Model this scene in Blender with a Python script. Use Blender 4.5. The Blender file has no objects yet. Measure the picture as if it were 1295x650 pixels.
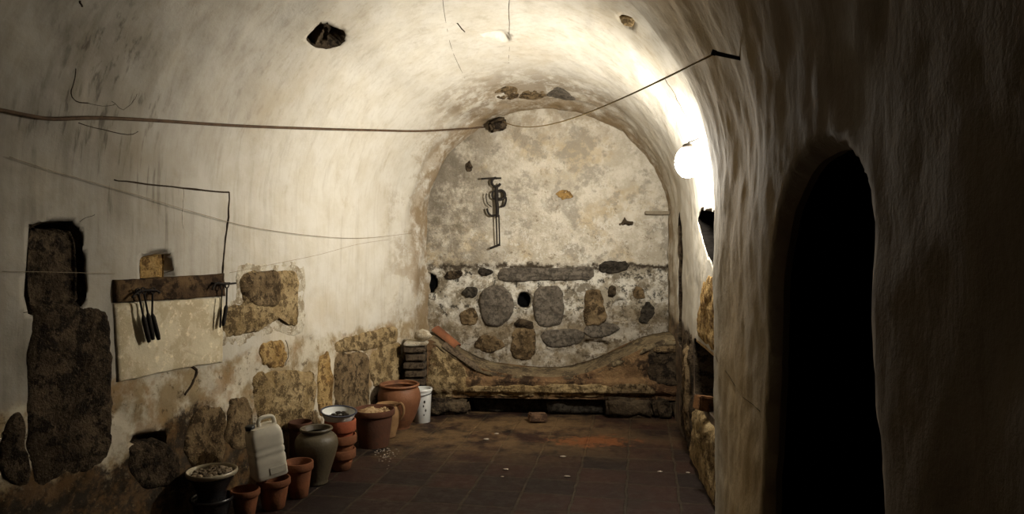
import bpy, bmesh, math, random
import numpy as np
from mathutils import Vector, Matrix, noise as mn

random.seed(7)
PI = math.pi
F, CU, CV, CH = 900.0, 647.5, 312.0, 1.6      # focal length, principal column, horizon row, eye height
SC = bpy.context.scene
COL = SC.collection

# ------------------------------------------------------------------ materials
class NT:
    def __init__(s, name):
        s.m = bpy.data.materials.new(name); s.m.use_nodes = True
        s.t = s.m.node_tree; s.t.nodes.clear()
        s.out = s.n('ShaderNodeOutputMaterial'); s.b = s.n('ShaderNodeBsdfPrincipled')
        s.l(s.b.outputs[0], s.out.inputs[0])
        s.co = s.n('ShaderNodeTexCoord').outputs['Object']
    def n(s, t, **k):
        o = s.t.nodes.new(t)
        for a, v in k.items(): setattr(o, a, v)
        return o
    def l(s, a, b): s.t.links.new(a, b)
    def put(s, sock, v):
        if isinstance(v, bpy.types.NodeSocket): s.l(v, sock)
        elif isinstance(v, (tuple, list)) and len(v) == 3 and sock.type == 'RGBA': sock.default_value = (*v, 1)
        else: sock.default_value = v
    def map(s, scale=(1, 1, 1), rot=(0, 0, 0), loc=(0, 0, 0), src=None):
        o = s.n('ShaderNodeMapping'); s.l(src or s.co, o.inputs[0])
        o.inputs['Scale'].default_value = scale; o.inputs['Rotation'].default_value = rot; o.inputs['Location'].default_value = loc
        return o.outputs[0]
    def noise(s, scale, detail=4, rough=.55, vec=None, dist=0):
        o = s.n('ShaderNodeTexNoise'); s.l(vec or s.co, o.inputs['Vector'])
        o.inputs['Scale'].default_value = scale; o.inputs['Detail'].default_value = detail
        o.inputs['Roughness'].default_value = rough; o.inputs['Distortion'].default_value = dist
        return o.outputs[0]
    def voro(s, scale, vec=None, feature='F1'):
        o = s.n('ShaderNodeTexVoronoi', feature=feature); s.l(vec or s.co, o.inputs['Vector']); o.inputs['Scale'].default_value = scale
        return o.outputs['Distance']
    def rng(s, v, a, b, c=0., d=1., smooth=True):
        o = s.n('ShaderNodeMapRange', clamp=True)
        if smooth: o.interpolation_type = 'SMOOTHSTEP'
        s.put(o.inputs[0], v)
        for i, x in enumerate((a, b, c, d)): s.put(o.inputs[i + 1], x)
        return o.outputs[0]
    def mth(s, op, a, b=0.):
        o = s.n('ShaderNodeMath', operation=op); s.put(o.inputs[0], a); s.put(o.inputs[1], b); return o.outputs[0]
    def mix(s, f, a, b, mode='MIX'):
        o = s.n('ShaderNodeMix', data_type='RGBA', blend_type=mode)
        s.put(o.inputs[0], f); s.put(o.inputs[6], a); s.put(o.inputs[7], b); return o.outputs[2]
    def xyz(s):
        o = s.n('ShaderNodeSeparateXYZ'); s.l(s.co, o.inputs[0]); return o.outputs
    def bump(s, h, dist=.01, strength=1.):
        o = s.n('ShaderNodeBump'); s.l(h, o.inputs['Height']); o.inputs['Distance'].default_value = dist; o.inputs['Strength'].default_value = strength
        s.l(o.outputs[0], s.b.inputs['Normal'])
    def done(s, col, rough=.9, spec=.2, metal=0.):
        s.put(s.b.inputs['Base Color'], col); s.put(s.b.inputs['Roughness'], rough)
        s.b.inputs['Specular IOR Level'].default_value = spec; s.b.inputs['Metallic'].default_value = metal
        return s.m

def mat_plaster():
    t = NT('old_plaster')
    x, y, z = t.xyz()
    big = t.noise(1.1, 5, .6); mid = t.noise(5, 6, .65); fine = t.noise(38, 5, .7)
    left = t.rng(x, .3, -.6)
    c = t.mix(t.rng(mid, .35, .7), (.56, .525, .455), (.50, .455, .37))
    c = t.mix(t.mth('MULTIPLY', t.rng(big, .52, .72), .35), c, (.43, .33, .19))
    c = t.mix(t.mth('MULTIPLY', t.rng(t.noise(2.3, 6, .7, vec=t.map(loc=(3, 1, 7))), .57, .72), .35), c, (.34, .27, .17))
    # trowel / damp streaks running down the wall and around the vault
    st = t.noise(7, 5, .62, vec=t.map(scale=(1.1, 1.6, .16)))
    st2 = t.noise(24, 4, .6, vec=t.map(scale=(1, 1.2, .06)))
    c = t.mix(t.mth('MULTIPLY', t.rng(st, .52, .74), .25), c, (.24, .19, .12))
    c = t.mix(t.mth('MULTIPLY', t.rng(st2, .5, .66), t.rng(x, .3, 1., .12, .22)), c, (.24, .18, .11))
    # light falloff painted into the near end, mixed with sooty, mouldy streaks
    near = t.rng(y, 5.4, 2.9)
    soot_shade = t.mth('MULTIPLY', near, t.rng(t.mth('ADD', t.mth('MULTIPLY', st, .4), t.mth('MULTIPLY', big, .8)), .40, .76, .5, 1.))
    c = t.mix(t.mth('MULTIPLY', soot_shade, .82), c, (.085, .07, .05))
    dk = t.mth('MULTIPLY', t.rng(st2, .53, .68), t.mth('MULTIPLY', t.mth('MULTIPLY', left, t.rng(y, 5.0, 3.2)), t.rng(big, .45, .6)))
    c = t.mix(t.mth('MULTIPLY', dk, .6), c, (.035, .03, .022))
    # low masonry band with bare mortar, then brown earth-stained foot of the left wall
    zz = t.mth('ADD', z, t.mth('MULTIPLY', t.mth('SUBTRACT', t.noise(3, 5, .7), .5), .30))
    band = t.mth('MULTIPLY', t.rng(zz, .92, .85), left)
    mort = t.mix(t.rng(mid, .42, .60), (.49, .435, .335), (.26, .195, .11))
    mort = t.mix(t.mth('MULTIPLY', t.rng(t.noise(2.6, 6, .72, vec=t.map(loc=(9, 2, 4))), .52, .62), .55), mort, (.25, .145, .06))
    mort = t.mix(t.mth('MULTIPLY', t.rng(t.noise(17, 5, .75, vec=t.map(loc=(1, 2, 6))), .56, .66), .8), mort, (.09, .06, .03))
    c = t.mix(band, c, mort)
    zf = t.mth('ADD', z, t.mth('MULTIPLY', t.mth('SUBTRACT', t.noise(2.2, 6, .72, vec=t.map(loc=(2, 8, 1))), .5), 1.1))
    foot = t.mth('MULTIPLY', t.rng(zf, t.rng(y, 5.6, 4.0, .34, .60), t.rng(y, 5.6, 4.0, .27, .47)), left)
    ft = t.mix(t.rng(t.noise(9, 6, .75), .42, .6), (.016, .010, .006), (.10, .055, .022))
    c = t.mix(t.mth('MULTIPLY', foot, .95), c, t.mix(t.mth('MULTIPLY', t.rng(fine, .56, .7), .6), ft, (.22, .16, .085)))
    # browner, darker near right wall; brick-coloured wear where the vault meets the end wall
    gr = t.mth('MULTIPLY', t.mth('MULTIPLY', t.rng(x, .1, .6), t.rng(y, 4.3, 3.2)), t.rng(big, .35, .6, .55, .8))
    c = t.mix(gr, c, t.mix(t.rng(y, 3.0, 1.8), (.42, .30, .15), (.15, .105, .06)))
    cr = t.mth('MULTIPLY', t.mth('MULTIPLY', t.rng(z, 2.72, 2.92), t.rng(y, 5.9, 6.7)), t.rng(t.noise(5, 6, .75, vec=t.map(loc=(8, 3, 1))), .42, .56))
    c = t.mix(t.mth('MULTIPLY', cr, .75), c, (.20, .145, .085))
    rw_ = t.mth('MULTIPLY', t.mth('MULTIPLY', t.rng(t.mth('ADD', z, t.mth('MULTIPLY', t.mth('SUBTRACT', mid, .5), .2)), .97, .88), t.rng(x, .95, 1.1)), t.rng(y, 4.24, 4.3))
    c = t.mix(t.mth('MULTIPLY', rw_, .93), c, t.mix(t.rng(t.noise(12, 6, .75), .42, .6), (.035, .022, .016), (.13, .085, .05)))
    ring = t.mth('MULTIPLY', t.rng(y, 6.2, 6.9), t.rng(t.noise(4, 6, .75, vec=t.map(scale=(1, .5, 1), loc=(2, 5, 9))), .46, .58))
    c = t.mix(t.mth('MULTIPLY', ring, .55), c, (.27, .2, .12))
    ring = t.mth('MULTIPLY', t.rng(y, 6.85, 7.15), t.rng(t.noise(4, 6, .75, vec=t.map(loc=(5, 5, 5))), .38, .56))
    c = t.mix(t.mth('MULTIPLY', ring, .85), c, (.21, .145, .075))
    h = t.mth('ADD', t.mth('MULTIPLY', mid, .8), t.mth('ADD', t.mth('MULTIPLY', fine, .2), t.mth('MULTIPLY', st2, .12)))
    t.bump(h, t_bump, .8)
    return t.done(c, .95, .1)
t_bump = .011

def mat_back():
    t = NT('end_wall_plaster')
    x, y, z = t.xyz()
    big = t.noise(1.6, 6, .65); mid = t.noise(6, 7, .72); fine = t.noise(34, 5, .7)
    c = t.mix(t.rng(mid, .40, .62), (.56, .505, .41), (.41, .36, .275))
    c = t.mix(t.mth('MULTIPLY', t.rng(big, .50, .62), .6), c, (.42, .32, .18))
    c = t.mix(t.mth('MULTIPLY', t.rng(t.noise(3.1, 7, .75, vec=t.map(loc=(4, 2, 2))), .51, .60), .75), c, (.26, .23, .18))
    # flaked spots: bright lime and dark pits crowd the lower half of the plaster
    half = t.rng(z, 2.35, 1.75)
    fl = t.noise(10, 7, .78, vec=t.map(loc=(2, 5, 8)))
    c = t.mix(t.mth('MULTIPLY', t.rng(fl, .53, .60), t.mth('MULTIPLY', half, .75)), c, (.60, .56, .475))
    c = t.mix(t.mth('MULTIPLY', t.rng(t.noise(9, 7, .78, vec=t.map(loc=(1, 7, 2))), .56, .66), t.rng(z, 2.9, 1.6, .35, .8)), c, (.17, .13, .08))
    lf = t.mth('MULTIPLY', t.rng(x, .15, -.6), t.rng(t.noise(4, 7, .75), .38, .56))
    c = t.mix(t.mth('MULTIPLY', lf, .78), c, (.15, .125, .09))
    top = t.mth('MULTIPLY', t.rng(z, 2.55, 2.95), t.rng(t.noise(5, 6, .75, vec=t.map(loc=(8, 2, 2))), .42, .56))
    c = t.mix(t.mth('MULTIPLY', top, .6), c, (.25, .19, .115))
    # rubble zone: pale lime mortar, pitted and blackened
    zz = t.mth('ADD', z, t.mth('MULTIPLY', t.mth('SUBTRACT', t.noise(7, 5, .7), .5), .22))
    low = t.rng(zz, 1.43, 1.37)
    m = t.mix(t.rng(mid, .44, .56), (.60, .56, .475), (.33, .285, .21))
    m = t.mix(t.mth('MULTIPLY', t.rng(t.noise(4.2, 7, .78, vec=t.map(loc=(7, 1, 3))), .50, .58), .85), m, (.135, .105, .065))
    pits = t.rng(t.noise(13, 7, .8, vec=t.map(loc=(3, 3, 3))), .53, .60)
    m = t.mix(t.mth('MULTIPLY', pits, .9), m, (.04, .034, .026))
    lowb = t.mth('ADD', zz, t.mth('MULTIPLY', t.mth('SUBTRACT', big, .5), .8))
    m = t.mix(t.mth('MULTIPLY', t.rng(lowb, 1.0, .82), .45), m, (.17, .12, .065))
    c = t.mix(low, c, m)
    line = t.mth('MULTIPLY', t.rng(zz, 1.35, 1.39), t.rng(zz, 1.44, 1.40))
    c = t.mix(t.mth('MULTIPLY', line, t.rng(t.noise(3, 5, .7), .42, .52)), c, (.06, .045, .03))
    t.bump(t.mth('ADD', mid, t.mth('ADD', t.mth('MULTIPLY', fine, .35), t.mth('MULTIPLY', fl, .5))), .03, 1.)
    return t.done(c, .95, .1)

def mat_stone(name, a, b, d, scale=14, bumpd=.03):
    t = NT(name)
    n1 = t.noise(scale, 6, .7); n2 = t.noise(scale * .35, 5, .65, vec=t.map(loc=(4, 1, 2))); f = t.noise(scale * 5, 4, .7)
    c = t.mix(t.rng(n2, .4, .62), a, b)
    c = t.mix(t.mth('MULTIPLY', t.rng(n1, .47, .57), .9), c, d)
    c = t.mix(t.mth('MULTIPLY', t.rng(f, .55, .66), .55), c, tuple(min(1, v * 1.45) for v in a))
    t.bump(t.mth('ADD', n1, t.mth('MULTIPLY', f, .4)), bumpd, .9)
    return t.done(c, .95, .1)

def mat_floor():
    t = NT('terracotta_floor_tiles')
    ang = math.atan(.18)
    v = t.map(rot=(0, 0, ang), loc=(.07, .05, 0))
    b = t.n('ShaderNodeTexBrick'); b.offset = 0.; b.squash = 1.
    wob = t.n('ShaderNodeVectorMath', operation='ADD')
    nz = t.n('ShaderNodeTexNoise'); nz.inputs['Scale'].default_value = 6; t.l(v, nz.inputs['Vector'])
    sc = t.n('ShaderNodeVectorMath', operation='SCALE'); t.l(nz.outputs['Color'], sc.inputs[0]); sc.inputs['Scale'].default_value = .035
    t.l(v, wob.inputs[0]); t.l(sc.outputs[0], wob.inputs[1]); t.l(wob.outputs[0], b.inputs['Vector'])
    for k, val in (('Scale', 1.), ('Mortar Size', .011), ('Mortar Smooth', .3), ('Bias', -.1), ('Brick Width', .335), ('Row Height', .29)):
        b.inputs[k].default_value = val
    b.inputs['Color1'].default_value = (.028, .0105, .006, 1); b.inputs['Color2'].default_value = (.007, .004, .003, 1)
    b.inputs['Mortar'].default_value = (.034, .023, .013, 1)
    x, y, z = t.xyz()
    n1 = t.noise(3.2, 6, .7); n2 = t.noise(11, 6, .7, vec=t.map(loc=(2, 4, 0)))
    c = t.mix(t.mth('MULTIPLY', t.rng(n1, .45, .68), .6), b.outputs['Color'], (.013, .009, .006))
    c = t.mix(t.mth('MULTIPLY', t.rng(n2, .56, .72), .55), c, (.05, .026, .013))
    # trodden pale dust in front of the masonry
    dust = t.mth('MULTIPLY', t.rng(y, 5.0, 6.1), t.rng(t.noise(2.4, 7, .75, vec=t.map(loc=(6, 3, 0))), .40, .58))
    dust = t.mth('MULTIPLY', dust, t.rng(x, 1.2, .3, .35, 1))
    c = t.mix(t.mth('MULTIPLY', dust, .8), c, (.15, .09, .04))
    # worn orange patch of bare fired clay
    dx = t.mth('DIVIDE', t.mth('SUBTRACT', x, .66), .34); dy = t.mth('DIVIDE', t.mth('SUBTRACT', y, 5.86), .17)
    r = t.mth('ADD', t.mth('SQRT', t.mth('ADD', t.mth('MULTIPLY', dx, dx), t.mth('MULTIPLY', dy, dy))), t.mth('MULTIPLY', t.mth('SUBTRACT', n2, .5), 4.5))
    c = t.mix(t.mth('MULTIPLY', t.rng(r, 1.1, .5), .85), c, (.17, .055, .016))
    h = t.mth('ADD', t.mth('MULTIPLY', b.outputs['Fac'], -.6), t.mth('ADD', t.mth('MULTIPLY', n2, .5), t.mth('MULTIPLY', t.noise(45, 4, .7), .2)))
    t.bump(h, .012, .9)
    return t.done(c, t.rng(n2, .3, .7, .55, .9), .25)

def mat_clay(name, a, b, dirt, rough=.85, spec=.2, scale=9, dirtamt=.6):
    t = NT(name)
    n1 = t.noise(scale, 5, .65); n2 = t.noise(scale * .4, 5, .6, vec=t.map(loc=(3, 2, 1))); f = t.noise(scale * 8, 3, .6)
    c = t.mix(t.rng(n2, .4, .62), a, b)
    c = t.mix(t.mth('MULTIPLY', t.rng(n1, .52, .68), dirtamt), c, dirt)
    t.bump(t.mth('ADD', n1, t.mth('MULTIPLY', f, .3)), .006, .6)
    return t.done(c, rough, spec)

def mat_plain(name, col, rough=.8, spec=.2, metal=0., var=.25, scale=20, bd=.004):
    t = NT(name)
    n = t.noise(scale, 5, .65)
    c = t.mix(t.rng(n, .35, .7), col, tuple(v * (1 - var * 1.6) for v in col))
    t.bump(n, bd, .6)
    return t.done(c, rough, spec, metal)

def mat_emit(name, col, strength):
    t = NT(name); t.done(col, .4)
    t.b.inputs['Emission Color'].default_value = (*col, 1); t.b.inputs['Emission Strength'].default_value = strength
    return t.m

M = {
 'benchstone': mat_stone('damp_base_stone', (.11, .08, .048), (.06, .042, .026), (.02, .014, .01), 7, .04),
 'dullbrick': mat_stone('dull_trodden_brick', (.17, .10, .06), (.12, .07, .042), (.06, .035, .022), 14, .015),
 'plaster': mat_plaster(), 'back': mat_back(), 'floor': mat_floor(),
 'tan': mat_stone('tan_sandstone', (.37, .275, .145), (.24, .165, .075), (.085, .055, .025)),
 'ochre': mat_stone('ochre_sandstone', (.42, .285, .12), (.29, .175, .06), (.12, .065, .024)),
 'brown': mat_stone('brown_stone', (.20, .14, .075), (.12, .08, .04), (.04, .026, .013)),
 'dark': mat_stone('dark_stone_and_shade', (.10, .072, .044), (.042, .029, .017), (.014, .010, .007), 13, .05),  # dark stones; also lines recesses as painted shade
 'granite': mat_stone('grey_granite', (.155, .13, .10), (.115, .095, .072), (.06, .05, .038), 26, .02),
 'blackstone': mat_stone('blackened_stone', (.065, .054, .04), (.04, .033, .025), (.018, .015, .011), 22),
 'void': mat_plain('recess_shade_black', (.008, .007, .006), 1, 0),  # black lining painted as shade inside the upper recess
 'passage': mat_plain('passage_painted_dark', (.009, .008, .007), 1, 0.02),  # near-black colour stands in for the darkness of the passage
 'panel': mat_stone('smooth_whitewash', (.60, .53, .38), (.53, .46, .32), (.44, .36, .23), 5, .008),
 'mortar': mat_stone('pale_mortar', (.50, .45, .35), (.40, .35, .26), (.24, .19, .12), 12, .02),
 'wood': mat_stone('old_dark_timber', (.05, .03, .017), (.12, .075, .036), (.02, .012, .007), 12, .012),
 'palewood': mat_plain('pale_timber', (.42, .27, .12), .8),
 'greywood': mat_plain('grey_timber', (.23, .19, .13), .9),
 'brick': mat_stone('old_brick', (.30, .15, .065), (.22, .11, .05), (.12, .06, .03), 18, .015),
 'darkbrick': mat_stone('dark_brick', (.115, .085, .055), (.08, .058, .038), (.035, .024, .015), 18, .015),
 'bench': mat_stone('stained_masonry', (.19, .115, .055), (.09, .048, .026), (.022, .014, .009), 3.6, .06),
 'benchrim': mat_stone('worn_lime_rim', (.20, .155, .09), (.12, .088, .05), (.05, .036, .022), 7, .02),
 'terra': mat_clay('terracotta', (.215, .082, .036), (.15, .058, .027), (.09, .05, .028)),
 'terrared': mat_clay('red_terracotta', (.33, .085, .038), (.25, .07, .033), (.13, .05, .03)),
 'terradark': mat_clay('weathered_brown_terracotta', (.10, .040, .021), (.07, .030, .017), (.05, .029, .019)),
 'bulb_pot': mat_clay('red_brown_earthenware', (.20, .082, .035), (.15, .06, .027), (.08, .042, .023), .6, .35),
 'tanclay': mat_clay('tan_earthenware', (.28, .165, .075), (.2, .112, .05), (.12, .065, .033)),
 'olive': mat_clay('olive_glaze', (.085, .066, .038), (.06, .046, .027), (.12, .096, .06), .5, .45, 7, .5),
 'blackglaze': mat_clay('black_glaze', (.016, .015, .016), (.024, .021, .02), (.05, .042, .035), .22, .6, 9, .35),
 'creamglaze': mat_clay('cream_glaze', (.42, .36, .25), (.34, .29, .2), (.2, .16, .1), .35, .5),
 'rubble': mat_stone('plaster_rubble', (.36, .29, .20), (.27, .2, .13), (.11, .08, .05), 30, .03),
 'sand': mat_stone('pale_sand', (.44, .31, .17), (.34, .22, .11), (.2, .12, .06), 24, .02),
 'plastic': mat_plain('milky_plastic', (.62, .57, .46), .42, .4, 0, .12, 7, .002),
 'blackplastic': mat_plain('black_plastic', (.02, .02, .02), .5, .4),
 'enamel': mat_plain('white_enamel', (.66, .66, .62), .25, .5, 0, .08, 6, .001),
 'blue': mat_plain('dark_blue_enamel', (.03, .035, .06), .3, .5),
 'iron': mat_plain('rusty_black_iron', (.022, .017, .013), .75, .3, .4),
 'cable': mat_plain('brown_cable', (.10, .062, .035), .8),
 'string': mat_plain('straw_string', (.36, .26, .12), .9),
 'wire': mat_plain('thin_rusty_wire', (.30, .24, .16), .8),
 'crack': mat_plain('crack_shadow', (.05, .036, .024), 1, 0),
 'chip': mat_plain('white_plaster_chip', (.36, .30, .24), .9),
 'soot_shade': mat_plain('hole_shade_black', (.004, .004, .004), 1, 0),  # plug colour standing in for shade deep in the holes
 'socket': mat_plain('dark_bakelite', (.03, .025, .02), .5),
}

# ------------------------------------------------------------------ object helpers
def link_mesh(name, verts, faces, mat, parent=None, smooth=True, normals=None):
    me = bpy.data.meshes.new(name)
    me.from_pydata([tuple(v) for v in verts], [], [tuple(f) for f in faces]); me.update()
    if smooth: me.polygons.foreach_set('use_smooth', [True] * len(me.polygons))
    if normals is not None: me.normals_split_custom_set_from_vertices([tuple(n) for n in normals])
    for m in (mat if isinstance(mat, (list, tuple)) else [mat]): me.materials.append(m)
    o = bpy.data.objects.new(name, me); COL.objects.link(o)
    if parent: o.parent = parent
    return o

def bm_obj(name, bm, mat, parent=None, smooth=True, angle=None):
    me = bpy.data.meshes.new(name); bmesh.ops.recalc_face_normals(bm, faces=bm.faces)
    bm.to_mesh(me); bm.free()
    if smooth: me.polygons.foreach_set('use_smooth', [True] * len(me.polygons))
    if angle: me.set_sharp_from_angle(angle=angle)
    me.materials.append(mat)
    o = bpy.data.objects.new(name, me); COL.objects.link(o)
    if parent: o.parent = parent
    return o

def tag(o, label, cat, group=None, kind=None):
    o['label'] = label; o['category'] = cat
    if group: o['group'] = group
    if kind: o['kind'] = kind
    return o
def struct(o): o['kind'] = 'structure'; return o
def empty(name, loc, rot=(0, 0, 0)):
    o = bpy.data.objects.new(name, None); COL.objects.link(o); o.location = loc; o.rotation_euler = rot
    o.empty_display_size = .1; return o

def catmull(pts, n=6, closed=False):
    P = [np.array(p, float) for p in pts]; out = []; N = len(P)
    for i in range(N if closed else N - 1):
        g = (lambda k: P[k % N]) if closed else (lambda k: P[min(max(k, 0), N - 1)])
        a, b, c, d = g(i - 1), g(i), g(i + 1), g(i + 2)
        for j in range(n):
            t = j / n
            out.append(.5 * (2 * b + (c - a) * t + (2 * a - 5 * b + 4 * c - d) * t * t + (3 * b - a - 3 * c + d) * t ** 3))
    if not closed: out.append(P[-1])
    return out

def tube_data(pts, r, seg=8, cap=True, flat=None):
    pts = [Vector(p) for p in pts]; n = len(pts); V = []; Fc = []
    rs = r if isinstance(r, (list, tuple)) else [r] * n
    T = [(pts[min(i + 1, n - 1)] - pts[max(i - 1, 0)]).normalized() for i in range(n)]
    up = Vector((0, 0, 1)) if abs(T[0].z) < .9 else Vector((1, 0, 0))
    N = T[0].cross(up).normalized()
    for i in range(n):
        N = (N - T[i] * N.dot(T[i])).normalized(); B = T[i].cross(N)
        for k in range(seg):
            a = 2 * PI * k / seg
            V.append(pts[i] + (N * math.cos(a) + B * math.sin(a)) * rs[i])
    for i in range(n - 1):
        for k in range(seg):
            k2 = (k + 1) % seg
            Fc.append((i * seg + k, i * seg + k2, (i + 1) * seg + k2, (i + 1) * seg + k))
    if cap: Fc += [tuple(range(seg))[::-1], tuple((n - 1) * seg + k for k in range(seg))]
    return V, Fc
def tube(name, pts, r, mat, parent=None, seg=8):
    V, Fc = tube_data(pts, r, seg); return link_mesh(name, V, Fc, mat, parent)

def lathe(name, prof, mat, parent=None, seg=40, wob=0., loc=(0, 0, 0), rough=0.):
    V = []; Fc = []; ph = random.uniform(0, 6)
    for (r, z) in prof:
        for k in range(seg):
            a = 2 * PI * k / seg
            rr = r * (1 + wob * math.sin(2 * a + ph) + wob * .6 * math.sin(3 * a + ph * 2))
            V.append((loc[0] + rr * math.cos(a), loc[1] + rr * math.sin(a), loc[2] + z))
    for i in range(len(prof) - 1):
        for k in range(seg):
            k2 = (k + 1) % seg
            Fc.append((i * seg + k, i * seg + k2, (i + 1) * seg + k2, (i + 1) * seg + k))
    bm = bmesh.new(); vs = [bm.verts.new(v) for v in V]
    for f in Fc:
        try: bm.faces.new([vs[i] for i in f])
        except ValueError: pass
    bmesh.ops.remove_doubles(bm, verts=bm.verts, dist=1e-5)
    return bm_obj(name, bm, mat, parent, True, math.radians(50))

def block_bm(sx, sy, sz, bev=.008, jit=.0, sub=0, loc=(0, 0, 0), rot=(0, 0, 0)):
    bm = bmesh.new(); bmesh.ops.create_cube(bm, size=1)
    for v in bm.verts: v.co = Vector((v.co.x * sx, v.co.y * sy, v.co.z * sz))
    bmesh.ops.bevel(bm, geom=bm.edges[:], offset=bev, segments=2, affect='EDGES')
    if sub: bmesh.ops.subdivide_edges(bm, edges=bm.edges[:], cuts=sub, use_grid_fill=True)
    if jit:
        for v in bm.verts:
            v.co += Vector(mn.noise_vector(v.co * 9 + Vector(loc) * 7)) * jit
    R = Matrix.Translation(loc) @ (Matrix.Rotation(rot[2], 4, 'Z') @ Matrix.Rotation(rot[1], 4, 'Y') @ Matrix.Rotation(rot[0], 4, 'X'))
    bmesh.ops.transform(bm, matrix=R, verts=bm.verts)
    return bm

def pebble_bm(bm, loc, r, sq=(1, 1, .6), seed=0):
    b = bmesh.ops.create_icosphere(bm, subdivisions=2, radius=1)
    for v in b['verts']:
        d = 1 + .3 * mn.noise(v.co * 1.6 + Vector((seed * 3.1, seed, 0)))
        v.co = Vector((v.co.x * sq[0] * r * d + loc[0], v.co.y * sq[1] * r * d + loc[1], v.co.z * sq[2] * r * d + loc[2]))

# ------------------------------------------------------------------ the vault as a surface  S(Y, q)
ZS, RN = 1.88, 1.45
QA, QB = ZS, ZS + PI * RN
QM = QB + ZS
def XL(Y): return -3.27 + .326 * Y
def XR(Y):
    return np.interp(Y, [-2, 4.13, 4.24, 5.3, 7.3, 8], [.074, 1.177, 1.255, 1.36, 1.60, 1.684])
def base(Y, q):
    Y = np.asarray(Y, float); q = np.asarray(q, float)
    xl, xr = XL(Y), XR(Y); c = (xl + xr) / 2; w = (xr - xl) / 2; h = w * np.interp(Y, [4, 7.3], [1.0, .91])
    th = np.clip((q - QA) / RN, 0, PI)
    x = c - w * np.cos(th); z = ZS + h * np.sin(th)
    z = np.where(q < QA, q, np.where(q > QB, QM - q, z))
    return np.stack([x, Y, z], -1), np.stack([np.cos(th), -.25 * np.cos(th), -np.sin(th)], -1)

def fbm(P, f, seed=0.):
    out = np.zeros(len(P))
    for i, p in enumerate(P):
        out[i] = mn.fractal(Vector((p[0] * f + seed, p[1] * f, p[2] * f)), .8, 2., 4)
    return out
def disp_vault(P):
    a = .016 * fbm(P, 1.1) + .006 * fbm(P, 4., 9.)
    # ridged rings of rough plaster towards the end wall
    d = np.clip((P[:, 1] - 6.2) / .9, 0, 1)
    a += d * (.018 * np.sin(P[:, 1] * 17 + 2 * np.sin(P[:, 2] * 2)) * .5 + .02 * fbm(P, 3.3, 4.))
    low = np.clip((.95 - P[:, 2]) / .2, 0, 1) * (P[:, 0] < 0)
    a += low * .016 * fbm(P, 5., 2.)
    return a

def ray(u, v):
    return np.array([(u - CU) / F, 1., -(v - CV) / F])
def hit_vault(u, v):
    d = ray(u, v)
    def inside(Y):
        x, z = d[0] * Y, CH + d[2] * Y
        xl, xr = float(XL(Y)), float(XR(Y)); c = (xl + xr) / 2; w = (xr - xl) / 2; h = w * float(np.interp(Y, [4, 7.3], [1., .91]))
        if z <= ZS: return xl < x < xr
        return ((x - c) / w) ** 2 + ((z - ZS) / h) ** 2 < 1
    Y = .3
    while inside(Y) and Y < 7.6: Y += .02
    lo, hi = Y - .02, Y
    for _ in range(20):
        m = (lo + hi) / 2
        if inside(m): lo = m
        else: hi = m
    Y = lo; x, z = d[0] * Y, CH + d[2] * Y
    xl, xr = float(XL(Y)), float(XR(Y)); c = (xl + xr) / 2; w = (xr - xl) / 2; h = w * float(np.interp(Y, [4, 7.3], [1., .91]))
    if z <= ZS: q = z if x < c else QM - z
    else: q = QA + math.atan2((z - ZS) / h, -(x - c) / w) * RN
    return (Y, q)
def vault_pt(Y, q, off=0.):
    P, N = base([Y], [q]); d = disp_vault(P)
    N = N / np.linalg.norm(N, axis=1, keepdims=True)
    return Vector((P + N * (d[:, None] + off))[0])
def vpx(u, v, off=0.):
    return vault_pt(*hit_vault(u, v), off)

# end wall  B(x, z)
def back_y(x): return 7.3 - .05 * x
def hit_back(u, v):
    d = ray(u, v); Y = 7.3 / (1 + .05 * d[0]); return (d[0] * Y, CH + d[2] * Y)
def disp_back(P):
    a = .012 * fbm(P, 1.6, 3.) + .006 * fbm(P, 6., 5.)
    low = np.clip((1.42 - P[:, 2]) / .06, 0, 1)
    return a - low * .02 + low * .022 * fbm(P, 7., 1.)
def back_pt(x, z, off=0.):
    P = np.array([[x, back_y(x), z]]); d = disp_back(P)[0] + off
    return Vector((x, back_y(x) - d, z))

# ---- polygon tools in parameter space
def poly_dist(A, B, poly):
    best = np.full(A.shape, 1e9); bx = A.copy(); by = B.copy()
    P = np.array(poly); Q = np.roll(P, -1, 0)
    for p, q in zip(P, Q):
        d = q - p; L = d @ d + 1e-12
        t = np.clip(((A - p[0]) * d[0] + (B - p[1]) * d[1]) / L, 0, 1)
        x = p[0] + t * d[0]; y = p[1] + t * d[1]; dd = np.hypot(A - x, B - y)
        m = dd < best; best[m] = dd[m]; bx[m] = x[m]; by[m] = y[m]
    return best, bx, by
def poly_in(A, B, poly):
    ins = np.zeros(A.shape, bool); n = len(poly); j = n - 1
    for i in range(n):
        xi, yi = poly[i]; xj, yj = poly[j]
        c = ((yi > B) != (yj > B)) & (A < (xj - xi) * (B - yi) / (yj - yi + 1e-15) + xi)
        ins ^= c; j = i
    return ins
def rough_poly(pts, n=5, jit=.006, seed=0, smooth=True):
    p = catmull(pts, n, True) if smooth else [np.array(q, float) for q in sum([[tuple(np.array(pts[i]) * (1 - k / n) + np.array(pts[(i + 1) % len(pts)]) * k / n) for k in range(n)] for i in range(len(pts))], [])]
    fr = lambda a, q: mn.noise(Vector((a[0] * 12, a[1] * 12, q))) + .7 * mn.noise(Vector((a[0] * 31, a[1] * 31, q + 2)))
    return [(float(a[0] + jit * 1.3 * fr(a, seed)), float(a[1] + jit * 1.3 * fr(a, seed + 5))) for a in p]

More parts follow.
